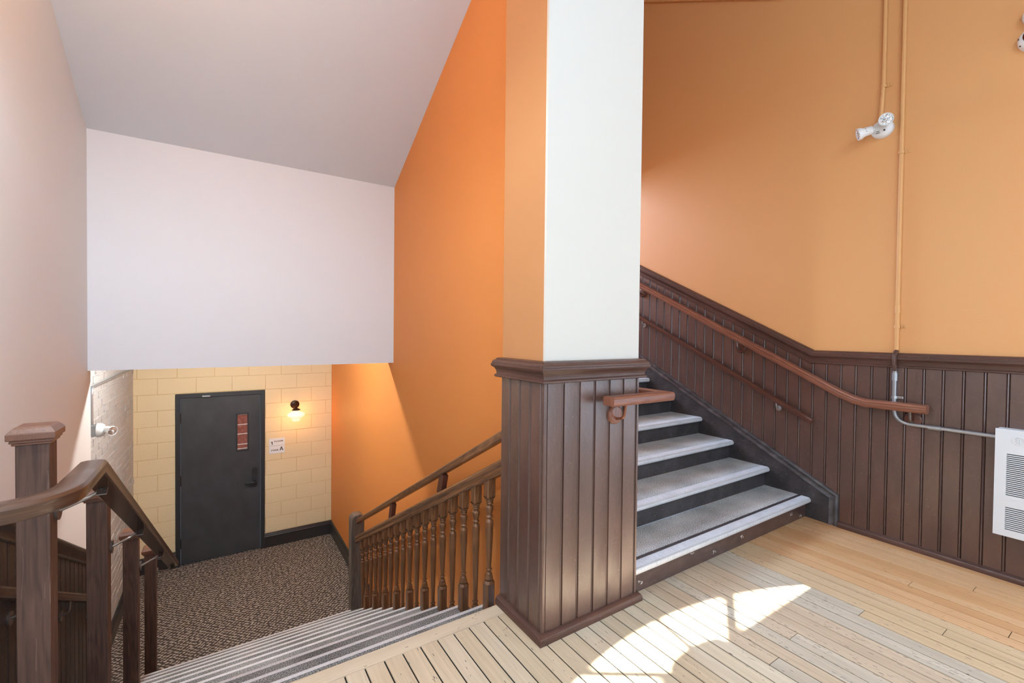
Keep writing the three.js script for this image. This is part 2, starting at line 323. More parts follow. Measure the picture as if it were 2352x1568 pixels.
// --- wall on the right with its wainscot
{
  const w = structure('wall_right', 'tan orange plaster wall above dark brown beadboard wainscot');
  part(w, 'plaster', box(XR, XR + 0.2, -0.2, TOP, -7.4, 0.06), M.tan);
  part(w, 'plaster', box(XR, XR + 0.2, 2.3, TOP, 0.06, ZB + 0.3), M.tan);
  part(w, 'plaster', box(XR, XR + 0.2, -0.2, 2.3, 0.74, ZB + 0.3), M.tan);
  const bw = 0.0875, d = 0.018;
  for (let i = 0; i < 38; i++) {
    const z1 = 0.07 - i * bw, zc = z1 - bw / 2, dz = Math.max(0, -1.53 - zc);
    const y0 = Math.max(0, dz * 0.507 - 0.02 + (dz > 0 ? 0.04 : 0)), y1 = capR + 0.03 + dz * 0.504;
    const du = rnd() * 3, dv = rnd() * 3;
    const g = prism(beadBoard(bw, d), y0, y1, (a, b, c) => [XR - b, c, z1 - bw + a], 0.5, 1); uvGrain(g, 1, du, dv);
    part(w, 'board', g, M.brown);
  }
  const path = [V(XR, capR, 0.06), V(XR, capR, -1.53), V(XR, capR + (3.6 - 1.53) * 0.504, -3.6)];
  part(w, 'chair_rail', sweep(path, capProfile.map(([u, v]) => [-u, v]), V(0, 1, 0), 0.5, V(1, 0, 0)), M.brownTrim);
  const sk = [[0, 0], [0.02, 0], [0.02, 0.02], [0.016, 0.03], [0.008, 0.037], [0, 0.04]];
  const b = structure('baseboard_right', 'low dark brown shoe moulding along the plank floor');
  part(b, 'moulding', prism(sk, -1.33, 0.06, (a, c, z) => [XR - 0.018 - a, c, z], 0.5, 2), M.brownTrim);
}
// --- pillar
{
  const w = structure('wall_pillar', 'square pillar with a cream front, orange side and beadboard base');
  const py = 1.207, cap0 = 1.112;
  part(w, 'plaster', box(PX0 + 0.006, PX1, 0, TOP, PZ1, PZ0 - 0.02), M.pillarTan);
  part(w, 'plaster_front', box(PX0 + 0.006, PX1, 1.1, TOP, PZ0 - 0.02, PZ0 - 0.006), M.cream);
  const n = 6, fw = (PX1 - PX0 - 0.03) / n;
  for (let i = 0; i < n; i++) { const x0 = PX0 + 0.016 + i * fw * 1.0; part(w, 'board', uvGrain(prism(beadBoard(fw, 0.02), 0.0, cap0 + 0.01, (a, b, c) => [x0 + a, c, PZ0 - 0.02 + b]), 1, rnd() * 3, rnd() * 3), M.brown); }
  const m = 4, sw = (PZ0 - PZ1 - 0.016) / m;
  for (let i = 0; i < m; i++) { const z0 = PZ1 + i * sw; part(w, 'board', uvGrain(prism(beadBoard(sw, 0.02), 0.0, cap0 + 0.01, (a, b, c) => [PX0 + 0.02 - b, c, z0 + a]), 1, rnd() * 3, rnd() * 3), M.brown); }
  part(w, 'corner_bead', lathe([[0.0001, 0], [0.011, 0], [0.011, cap0 + 0.01], [0.0001, cap0 + 0.01]], 16), M.brown, [PX0 + 0.009, 0, PZ0 - 0.009]);
  part(w, 'corner_strip', box(PX1 - 0.014, PX1, 0, cap0 + 0.01, PZ0 - 0.02, PZ0 + 0.001, 1, 0.003), M.brown);
  const ring = [V(PX1 + 0.0, cap0, PZ1), V(PX1, cap0, PZ0), V(PX0, cap0, PZ0), V(PX0, cap0, PZ1), V(XO - 0.0, cap0, PZ1)];
  part(w, 'chair_rail', sweep(ring, capProfile.map(([u, v]) => [-u, v]), V(0, 1, 0), 0.5), M.brownTrim);
  const sk = [[0, 0], [0.025, 0], [0.025, 0.018], [0.021, 0.03], [0.012, 0.037], [0, 0.039]];
  part(w, 'skirting', sweep([V(PX1 + 0.002, 0, PZ0 - 0.012), V(PX1, 0, PZ0), V(PX0, 0, PZ0), V(PX0, 0, PZ1)], sk.map(([u, v]) => [-u, v]), V(0, 1, 0), 0.5), M.brownTrim);
}
// --- wall between the two flights
{ const w = structure('wall_stairwell', 'orange plaster wall beside the flight going down'); part(w, 'plaster', box(XO, 1.72, YL - 0.1, TOP, -7.4, PZ1), M.orange); }
// --- wall on the left with sloping wainscot
{
  const w = structure('wall_left', 'cream plaster wall above a sloping dark wainscot');
  part(w, 'plaster', box(XL - 0.25, XL, YL - 0.1, TOP, -4.33, ZB + 0.3), M.leftCream);
  const top = (z) => z > -1.75 ? 1.02 : 0.506 + (z + 2.761) * 0.515, bw = 0.0935;
  for (let i = 0; i < 27; i++) {
    const z1 = -1.83 - i * bw, g = prism(beadBoard(bw, 0.018), -1.75, top(z1 - bw / 2) - 0.06, (a, b, c) => [XL + b, c, z1 - bw + a]);
    part(w, 'board', uvGrain(g, 1, rnd() * 3, rnd() * 3), M.shadedBrown);
  }
  part(w, 'chair_rail', sweep([V(XL, 0.93, 0.7), V(XL, 0.93, -1.75), V(XL, top(-4.33) - 0.105, -4.33)], capProfile.map(([u, v]) => [u, v * 1.05]), V(0, 1, 0), 0.5, V(1, 0, 0)), M.shadedBrown);
}
// --- white bulkhead, sloping soffit, ceilings
{
  const b = structure('wall_bulkhead', 'white bulkhead wall hanging above the lower door');
  part(b, 'plaster', prism([[-4.25, 1.03], [-4.25, 2.725], [-4.42, 2.64], [-4.42, 1.03]], XL - 0.02, XO, (a, c, x) => [x, c, a]), M.white);
  const s = structure('ceiling_slope', 'smooth white sloping soffit over the stairs going down');
  const yT = 2.725 + (4.25 + ZB) * SLOPE;
  part(s, 'plaster', prism([[-4.25, 2.725], [ZB, yT], [ZB, yT + 0.25], [-4.42, 2.85], [-4.42, 2.64]], XL - 0.02, XO, (a, c, x) => [x, c, a]), M.ceiling);
  const c = structure('ceiling', 'plain white ceiling high over the landing');
  part(c, 'plaster', box(XL - 0.3, XR + 0.2, TOP, TOP + 0.2, -7.4, ZB + 0.3), M.ceiling);
  const l = structure('ceiling_lower', 'low ceiling over the carpeted lower hall');
  part(l, 'plaster', box(-1.2, XO, 1.75, 1.9, -7.2, -4.40), M.ceiling);
  const hd = structure('wall_head', 'plaster wall over the opening at the head of the upper flight');
  part(hd, 'plaster', box(1.72, XR, 2.98, TOP, -3.62, -3.42), M.tan);
  const e = structure('wall_end', 'end wall behind the flight going up');
  part(e, 'plaster', box(1.72, XR, -0.2, TOP, -6.6, -6.4), M.tan);
}
// --- back wall with windows behind the camera; the narrow right one is added
const WIN = [[1.66, 0.95, true, 0.4, 3.34], [-0.28, 0.48, false, 0.4, 3.25], [3.2, 0.37, false, 0.2, 2.5]];
{
  const w = structure('wall_back', 'cream back wall with tall windows');
  const s = new THREE.Shape([[XL - 0.3, -0.2], [XR + 0.2, -0.2], [XR + 0.2, TOP], [XL - 0.3, TOP]].map(([a, b]) => new THREE.Vector2(a, b)));
  const head = (x) => 3.38 + 0.36 * Math.max(0, 1 - x * x);
  for (const [cx, hw, arch, yb, yt] of WIN) {
    const h = [[cx - hw, yb], [cx + hw, yb]];
    if (arch) for (let i = 0; i <= 20; i++) { const u = 1 - i / 10; h.push([cx + hw * u, head(u)]); } else h.push([cx + hw, yt], [cx - hw, yt]);
    s.holes.push(new THREE.Path(h.map(([a, b]) => new THREE.Vector2(a, b))));
  }
  const g = new THREE.ExtrudeGeometry(s, { depth: 0.3, bevelEnabled: false }); g.translate(0, 0, ZB);
  part(w, 'plaster', uvGrain(g, 1), M.leftCream);
}
// ================================================================== FLOORS
{
  const f = structure('floor', 'landing floor of narrow worn wooden planks');
  part(f, 'subfloor', box(XL, XR, -0.15, -0.0045, PZ0 + 0.012, ZB), M.subfloor);
  part(f, 'subfloor', box(XL, XO, -0.15, -0.0045, -1.815, PZ0 + 0.012), M.subfloor);
  part(f, 'edge_strip', uvGrain(prism([[-1.757, -0.022], [-1.757, 0.0], [-1.832, 0.0], [-1.842, -0.006], [-1.842, -0.022]], XL, PX0 + 0.0, (a, b, c) => [c, b, a], 0.5), 0), M.plank[0]);
  const bw = 0.0765, gap = 0.006;
  const fixed = [[3.1, -0.808], [3.341, -0.606], [2.584, -0.845], [2.764, -0.586], [2.946, -0.422], [2.111, -0.939], [1.888, -0.908]];
  for (let i = 0; i < 58; i++) {
    const x0 = 0.396 - 15 * bw + i * bw, x1 = x0 + bw;
    if (x0 < XL - 0.05 || x1 > XR + 0.01) continue;
    const back = x0 < PX0 - 0.02 ? -1.755 : x0 > PX1 - 0.03 ? -1.545 : PZ0 + 0.004, cuts = [back];
    const own = fixed.filter(([x]) => x > x0 && x < x1).map(([, z]) => z);
    if (own.length) cuts.push(...own); else if (rnd() < 0.6) cuts.push(rr(-0.2, 0.5));
    cuts.push(ZB);
    for (let k = 0; k < cuts.length - 1; k++) {
      const z0 = cuts[k] + (k ? 0.0015 : 0), z1 = cuts[k + 1] - 0.0015, w = bw - gap, dy = rr(-0.0006, 0.0004);
      const g = prism([[0, -0.019], [0, -0.0016 + dy], [0.0016, dy], [w - 0.0016, dy], [w, -0.0016 + dy], [w, -0.019]], z0, z1, (a, b, c) => [x0 + gap / 2 + a, b, c], 0.4);
      uvGrain(g, 2, rnd() * 5, rnd() * 5);
      const t = x0 + bw / 2 + rr(-0.03, 0.03), q = rnd() < 0.5 ? 1 : 0;
      const kind = t < 1.85 ? q : t < 2.6 ? 2 + q : t < 2.85 ? 6 : 4 + q;
      part(f, 'plank', g, M.plank[kind]);
    }
  }
  const l = structure('floor_lower', 'brown leaf-patterned carpet of the lower hall');
  const g = box(-1.2, XO, YL - 0.1, YL, -7.2, -4.6); uvGrain(g, 2);
  part(l, 'carpet', g, M.carpet);
}
// ================================================================== STAIRS
// bullnose edge: a towards the front, b down from the tread top
const bull = (w, t) => { const p = [[-w, 0], [0 - t / 2, 0]]; for (let i = 1; i < 8; i++) { const a = PI / 2 - i * PI / 8; p.push([-t / 2 + Math.cos(a) * t / 2, -t / 2 + Math.sin(a) * t / 2]); } p.push([-t / 2, -t], [-w, -t]); return p; };
{
  const s = thing('staircase', 'grey stair flight going up behind the pillar, with pale worn nosings and dark risers', 'stairs', [0, 0, 0]);
  const x0 = PX1 + 0.002, x1 = XR - 0.022;
  for (let k = 1; k <= 13; k++) {
    const y = RISE * k, zr = -1.54 - GO * (k - 1), zf = zr + 0.038;
    part(s, 'riser', box(x0, x1, y - RISE + (k > 1 ? 0.0 : 0), y - 0.036, zr - 0.02, zr, 0), k === 1 ? M.flaked : M.scuffed);
    part(s, 'cove_moulding', prism([[0, 0], [0.014, 0], [0.012, -0.006], [0.005, -0.013], [0, -0.016]], x0, x1, (a, b, c) => [c, y - 0.038 + b, zr + a], 0.5, 0), M.scuffed);
    part(s, 'tread', box(x0, x1, y - 0.036, y - 0.001, zr - GO - 0.0, zf - 0.06, 0), M.speckLight);
    part(s, 'nosing', uvGrain(prism(bull(0.062, 0.04), x0, x1 - 0.004, (a, b, c) => [c, y + b, zf + a], 0.5), 0, 0, k * 0.37), M.nosing);
    if (k === 1) part(s, 'groove_strip', box(x0, x1 - 0.01, y - 0.004, y + 0.001, zf - 0.085, zf - 0.066, 0), M.scuffed);
  }
  // stringer board on the wall and its moulding
  const tz = (z) => 0.184 + (-1.396 - z) * 0.511;
  part(s, 'stringer', uvGrain(prism([[-1.385, 0], [-1.385, 0.19], [-5.2, tz(-5.2)], [-5.2, tz(-5.2) - 0.8], [-1.9, 0]], XR - 0.024, XR - 0.002, (a, b, c) => [c, b, a]), 2), M.scuffed);
  const mp = [[0, 0], [0.03, 0], [0.033, 0.006], [0.03, 0.014], [0.024, 0.02], [0.022, 0.03], [0.03, 0.037], [0.033, 0.046], [0.028, 0.056], [0.018, 0.06], [0, 0.062]];
  part(s, 'stringer_moulding', sweep([V(XR - 0.002, 0, -1.39), V(XR - 0.002, 0.186, -1.39), V(XR - 0.002, tz(-5.2), -5.2)], mp.map(([u, v]) => [-u, v]), V(0, 1, 0), 0.5, V(1, 0, 0)), M.moulding);
}
const dz = (k) => -2.105 - RUN * (k - 1);                       // nosing of tread k going down
{
  const s = thing('staircase', 'grey stair flight going down to the carpeted hall, with bright white nosings', 'stairs', [0, 0, 0]);
  const x0 = XL + 0.02, x1 = 1.24;
  for (let k = 1; k <= 11; k++) {
    const y = -FALL * k, zr = k === 1 ? -1.83 : dz(k - 1) + 0.03, zf = dz(k);
    part(s, 'riser', box(x0, x1, y, y + FALL - 0.022, zr - 0.004, zr + 0.016, 0), M.scuffed);
    if (k === 11) break;
    part(s, 'step_board', box(x0, x1, y - 0.04, y - 0.004, zf + 0.004, zr + 0.016, 0, 0.002), M.brownDark);
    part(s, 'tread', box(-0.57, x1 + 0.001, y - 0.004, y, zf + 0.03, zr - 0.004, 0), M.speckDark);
    part(s, 'nosing', uvGrain(prism(bull(0.03, 0.03), -0.57, x1 + 0.001, (a, b, c) => [c, y + 0.001 + b, zf - a], 0.5), 0, 0, k * 0.41), M.nosingWhite);
  }
}
// ================================================================== LOWER HALL
// --- painted block wall with the door
{
  const w = structure('wall_far', 'yellow cream painted concrete block wall with the lower door');
  const H = 0.2035, W = 0.3985, x0 = -0.92, x1 = XO, dl = -0.497, dr = 0.51, dt = 0.502;
  part(w, 'mortar', box(-1.2, dl, YL, 1.78, ZD - 0.2, ZD - 0.004), M.blockJoint);
  part(w, 'mortar', box(dr, XO, YL, 1.78, ZD - 0.2, ZD - 0.004), M.blockJoint);
  part(w, 'mortar', box(dl, dr, dt, 1.78, ZD - 0.2, ZD - 0.004), M.blockJoint);
  for (let j = 0; j < 14; j++) {
    const y0 = 0.304 - 10 * H + j * H, y1 = y0 + H;
    for (let i = -2; i < 7; i++) {
      let a = 0.716 - 3 * W + (j % 2 ? W / 2 : 0) + i * W - 0.0, b = a + W;
      a = Math.max(a, x0); b = Math.min(b, x1); const c0 = Math.max(y0, YL), c1 = Math.min(y1, 1.4);
      if (b - a < 0.03 || c1 - c0 < 0.02) continue;
      const spans = c0 < dt - 0.01 ? [[a, Math.min(b, dl)], [Math.max(a, dr), b]] : [[a, b]];
      for (const [p, q] of spans) { if (q - p < 0.03) continue; part(w, 'block', box(p + 0.0025, q - 0.0025, c0 + 0.0025, c1 - 0.0025, ZD - 0.08, ZD + rr(-0.0008, 0.0008), 1, 0.004), M.block); }
    }
  }
}
// --- brick wall at the left of the hall
{
  const w = structure('wall_brick', 'white painted old brick wall at the left of the lower hall');
  const XB = -0.905, H = 0.075, L = 0.215;
  part(w, 'mortar', box(XB - 0.2, XB - 0.009, YL, 1.78, ZD - 0.05, -4.33), M.mortar);
  const geos = [0, 1, 2, 3].map(() => new RoundedBoxGeometry(0.1, H - 0.012, L - 0.012, 2, 0.005)), half = new RoundedBoxGeometry(0.1, H - 0.011, L / 2 - 0.011, 2, 0.0045);
  geos.forEach((g, i) => uvGrain(g, 2, i * 0.7, i * 1.3)); uvGrain(half, 2);
  const rest = [];
  for (let j = 0; j < 38; j++) for (let i = 0; i < 13; i++) {
    const y = 1.08 - (j + 0.5) * H, head = j % 6 === 3, n = head ? 2 : 1;
    for (let k = 0; k < n; k++) {
      const z = -4.4 - (i + (head ? 0.25 + k * 0.5 : 0.5)) * L - (j % 2) * L / 2;
      if (z < ZD + 0.06 || (rnd() < 0.02 && j < 20)) continue;
      const g = head ? half : geos[Math.floor(rnd() * 4)], at = [XB - 0.05 + rr(-0.006, 0.004), y + rr(-0.001, 0.001), z];
      if (j < 23 && z < -4.85) part(w, 'brick', g, M.brick, at, [0, rr(-0.012, 0.012), rr(-0.02, 0.02)]);
      else rest.push(g.clone().translate(...at));
    }
  }
  const r = part(w, 'brick_remainder', merged(rest), M.brick); r.userData.kind = 'stuff';
}
// --- baseboards of the hall
{
  const bp = [[0, 0], [0.018, 0], [0.018, 0.14], [0.024, 0.146], [0.024, 0.158], [0.019, 0.166], [0.019, 0.178], [0.014, 0.186], [0.014, 0.195], [0.006, 0.203], [0, 0.204]];
  const b1 = structure('baseboard_far', 'tall moulded black baseboard of the block wall');
  part(b1, 'moulding', prism(bp, 0.51, XO - 0.0, (a, b, c) => [c, YL + b, ZD + a], 0.5, 0), M.baseBlack);
  part(b1, 'moulding', prism(bp, -0.905, -0.497, (a, b, c) => [c, YL + b, ZD + a], 0.5, 0), M.baseBlack);
  const b2 = structure('baseboard_stairwell', 'black baseboard below the orange wall');
  part(b2, 'moulding', prism(bp, ZD, -4.2, (a, b, c) => [XO - a, YL + b, c], 0.5, 2), M.baseBlack);
  const b3 = structure('baseboard_brick', 'black baseboard below the brick wall');
  part(b3, 'moulding', prism(bp, ZD, -4.33, (a, b, c) => [-0.905 + a, YL + b, c], 0.5, 2), M.baseBlack);
}
// --- the dark steel door
{
  const d = structure('door_1', 'dark grey steel door with a narrow wired glass and lever handle');
  const dl = -0.497, dr = 0.51, dt = 0.502;
  part(d, 'door_frame', box(dl, dl + 0.05, YL, dt, ZD - 0.12, ZD + 0.022, 1, 0.004), M.doorFrame);
  part(d, 'door_frame', box(dr - 0.05, dr, YL, dt, ZD - 0.12, ZD + 0.022, 1, 0.004), M.doorFrame);
  part(d, 'door_frame', box(dl + 0.046, dr - 0.046, dt - 0.055, dt, ZD - 0.12, ZD + 0.021, 1, 0.004), M.doorFrame);
  const s = new THREE.Shape([[dl + 0.054, YL + 0.012], [dr - 0.054, YL + 0.012], [dr - 0.054, dt - 0.059], [dl + 0.054, dt - 0.059]].map(([a, b]) => new THREE.Vector2(a, b)));
  s.holes.push(new THREE.Path([[0.175, -0.31], [0.305, -0.31], [0.305, 0.187], [0.175, 0.187]].map(([a, b]) => new THREE.Vector2(a, b))));
  const lg = new THREE.ExtrudeGeometry(s, { depth: 0.044, bevelEnabled: false }); lg.translate(0, 0, ZD - 0.042); uvGrain(lg, 1);
  const leaf = part(d, 'door_leaf', lg, M.door);
  const bead = [[0, 0], [0.012, 0], [0.012, 0.004], [0.004, 0.01], [0, 0.01]];
  for (const [a, b, c, e] of [[0.165, 0.181, -0.32, 0.197], [0.299, 0.315, -0.32, 0.197]]) part(leaf, 'glazing_bead', box(a, b, c, e, ZD, ZD + 0.012, 1, 0.003), M.doorFrame);
  for (const [c, e] of [[-0.322, -0.304], [0.181, 0.199]]) part(leaf, 'glazing_bead', box(0.165, 0.315, c, e, ZD, ZD + 0.012, 0, 0.003), M.doorFrame);
  const wired = canvasTexture(256, 1024, 0.13, 0.5, (x, w, h) => {
    const f = field(w, h, 4, 12, 3, 81); pixels(x, w, h, (a, b, i) => mix([150, 84, 74], [188, 122, 108], f[i]));
    x.strokeStyle = 'rgba(60,36,34,0.6)'; x.lineWidth = 4; for (let i = 0; i <= 10; i++) { x.beginPath(); x.moveTo(i * 25.6, 0); x.lineTo(i * 25.6, h); x.stroke(); } for (let i = 0; i <= 40; i++) { x.beginPath(); x.moveTo(0, i * 25.6); x.lineTo(w, i * 25.6); x.stroke(); }
  });
  part(leaf, 'wired_glass', box(0.175, 0.305, -0.31, 0.187, ZD - 0.02, ZD - 0.014), new THREE.MeshPhysicalMaterial({ map: wired, roughness: 0.12, clearcoat: 1, clearcoatRoughness: 0.05 }));
  for (const y of [0.175, 0.038, -0.0917, -0.2346, -0.295]) part(leaf, 'glass_bar', box(0.177, 0.303, y - 0.0055, y + 0.0055, ZD - 0.015, ZD - 0.009, 0, 0.002), M.plastic);
  const hp = new THREE.Shape(); const q = (a, b) => new THREE.Vector2(a, b);
  hp.absarc(0, 0.105, 0.033, 0, PI, false); hp.absarc(0, -0.105, 0.033, PI, 2 * PI, false);
  const pg = new THREE.ExtrudeGeometry(hp, { depth: 0.008, bevelEnabled: true, bevelSize: 0.003, bevelThickness: 0.003, bevelSegments: 2 });
  const plate = part(leaf, 'handle_plate', uvGrain(pg), M.doorFrame, [0.386, -0.708, ZD + 0.003]);
  const ring = part(plate, 'plate_rim', uvGrain(new THREE.TorusGeometry(0.02, 0.004, 8, 20)), M.black, [0, 0.085, 0.01]);
  part(leaf, 'lever_handle', merged([new THREE.CylinderGeometry(0.017, 0.02, 0.05, 16).rotateX(PI / 2).translate(0.39, -0.77, ZD + 0.035), new RoundedBoxGeometry(0.13, 0.024, 0.02, 3, 0.009).translate(0.335, -0.772, ZD + 0.058)]), M.black);
  for (const y of [0.184, -0.63, -1.445]) part(d, 'hinge', merged([new THREE.CylinderGeometry(0.009, 0.009, 0.12, 10).translate(dl + 0.052, y, ZD + 0.012), new THREE.SphereGeometry(0.0095, 8, 6).translate(dl + 0.052, y + 0.062, ZD + 0.012)]), M.black);
  part(d, 'door_closer', new RoundedBoxGeometry(0.09, 0.022, 0.03, 2, 0.006), M.steel, [-0.17, 0.46, ZD + 0.03]);
}
// --- lamp beside the door
{
  const t = thing('wall_sconce', 'small bronze wall lamp with a glowing white schoolhouse shade right of the dark door', 'lamp', [0.893, 0.265, ZD]);
  part(t, 'back_plate', lathe([[0, 0.022], [0.02, 0.022], [0.045, 0.016], [0.058, 0.01], [0.06, 0]], 28), M.bronze, [0, 0, 0], [PI / 2, 0, 0]);
  part(t, 'arm', tube([V(0, 0.0, 0.015), V(0, 0.02, 0.05), V(0, 0.058, 0.085), V(0, 0.06, 0.118), V(0, 0.03, 0.13), V(0, -0.03, 0.13)], 0.008, 40, 10), M.bronze);
  part(t, 'gallery', lathe([[0, -0.015], [0.014, -0.018], [0.018, -0.035], [0.044, -0.046], [0.05, -0.058], [0.047, -0.066], [0, -0.064]], 24), M.bronze, [0, 0, 0.13]);
  part(t, 'gallery_screw', new THREE.SphereGeometry(0.007, 8, 6), M.bronze, [-0.05, -0.06, 0.13]);
  part(t, 'gallery_screw', new THREE.SphereGeometry(0.007, 8, 6), M.bronze, [0.05, -0.06, 0.13]);
  const sh = [[0.036, -0.058], [0.04, -0.072], [0.052, -0.085], [0.088, -0.1], [0.11, -0.116], [0.115, -0.132], [0.106, -0.15], [0.082, -0.167], [0.062, -0.182], [0.057, -0.2], [0.05, -0.214], [0.035, -0.224], [0.0001, -0.226]];
  part(t, 'lamp_shade', lathe(sh, 36), std({ color: '#fff4e2', emissive: new THREE.Color(1.0, 0.78, 0.5), emissiveIntensity: 0.9, roughness: 0.25 }), [0, 0, 0.13]);
  const l = new THREE.PointLight(new THREE.Color(1, 0.44, 0.13), 0.4); l.position.set(0, -0.14, 0.13); l.castShadow = true; l.shadow.radius = 3; t.add(l);
}
// --- added lamps, all out of view, that fill the stairwell and hall with light
function addedGlobeLamp(label, pos, drop, colour, power, r) {
  const t = thing('added_ceiling_lamp', label, 'lamp', pos);
  part(t, 'canopy', lathe([[0, 0], [0.06, 0], [0.055, -0.02], [0.02, -0.03], [0, -0.03]], 24), M.bronze);
  part(t, 'stem', uvGrain(new THREE.CylinderGeometry(0.008, 0.008, drop, 10).translate(0, -drop / 2, 0)), M.bronze);
  part(t, 'lamp_shade', uvGrain(new THREE.SphereGeometry(r, 28, 18).translate(0, -drop - r * 0.9, 0)), std({ color: '#fff4e2', emissive: colour, emissiveIntensity: 1.6, roughness: 0.3 }));
  const l = new THREE.PointLight(colour, power); l.position.set(0, -drop - r * 0.9, 0); l.castShadow = true; l.shadow.radius = r / 0.02; t.add(l);
}
addedGlobeLamp('added small warm globe lamp, out of view high in the stairwell, tinting the left wall', [-0.5, 4.0, -2.15], 0.45, new THREE.Color(1, 0.45, 0.08), 2.4, 0.09);  // added warm source for the orange tint on the upper left wall
function addedDomeLamp(label, pos, top, colour, power) {
  const t = thing('added_pendant_lamp', label, 'lamp', pos), h = top - pos[1] - 0.12;
  part(t, 'stem', uvGrain(new THREE.CylinderGeometry(0.008, 0.008, h, 10).translate(0, h / 2 + 0.12, 0)), M.bronze);
  part(t, 'shade', lathe([[0.025, 0.15], [0.05, 0.145], [0.06, 0.1], [0.12, 0.07], [0.17, 0.03], [0.19, -0.02], [0.187, -0.02], [0.166, 0.028], [0.117, 0.066], [0.055, 0.096], [0.025, 0.13], [0.025, 0.15]], 36), M.plastic);  // opaque, to keep the added light off the upper walls
  part(t, 'bulb', uvGrain(new THREE.SphereGeometry(0.045, 20, 14)), std({ color: '#ffffff', emissive: colour, emissiveIntensity: 2, roughness: 0.3 }));
  const l = new THREE.PointLight(colour, power); l.castShadow = true; l.shadow.radius = 2.2; t.add(l);
}
addedDomeLamp('added white dome pendant lamp, out of view above the square posts, as fill for the bulkhead', [-0.45, 2.6, -1.5], 4.3, new THREE.Color(0.8, 0.97, 1.1), 6);  // added fill light for the bulkhead
addedDomeLamp('added white dome pendant lamp, out of view under the hall ceiling, as fill for the carpeted hall', [0.12, 1.46, -4.86], 1.76, new THREE.Color(0.98, 0.98, 0.96), 9);  // added fill light for the lower hall
// --- floor sign
{
  const t = thing('floor_sign', 'small white sign reading 1 FLOOR STAIR A on the block wall beside the door', 'sign', [0.662, -0.308, ZD]);
  const face = canvasTexture(512, 560, 1, 1, (x, w, h) => {
    x.fillStyle = '#eceef0'; x.fillRect(0, 0, w, h); x.fillStyle = '#1c1d22'; x.textBaseline = 'alphabetic';
    x.font = 'bold 170px sans-serif'; x.fillText('1', 40, 228); x.font = 'bold 84px sans-serif'; x.save(); x.translate(160, 140); x.scale(1.12, 1); x.fillText('FLOOR', 0, 0); x.restore();
    x.fillRect(24, 270, w - 48, 5);
    x.font = 'bold 82px sans-serif'; x.save(); x.translate(56, 470); x.scale(1.12, 1); x.fillText('STAIR', 0, 0); x.restore(); x.font = 'bold 190px sans-serif'; x.fillText('A', 344, 470);
  });
  part(t, 'panel', new RoundedBoxGeometry(0.2, 0.218, 0.005, 2, 0.002), M.plastic, [0, 0, 0.003]);
  const g = new THREE.PlaneGeometry(0.194, 0.212);
  part(t, 'lettering', g, std({ map: face, roughness: 0.35 }), [0, 0, 0.0062]);
}
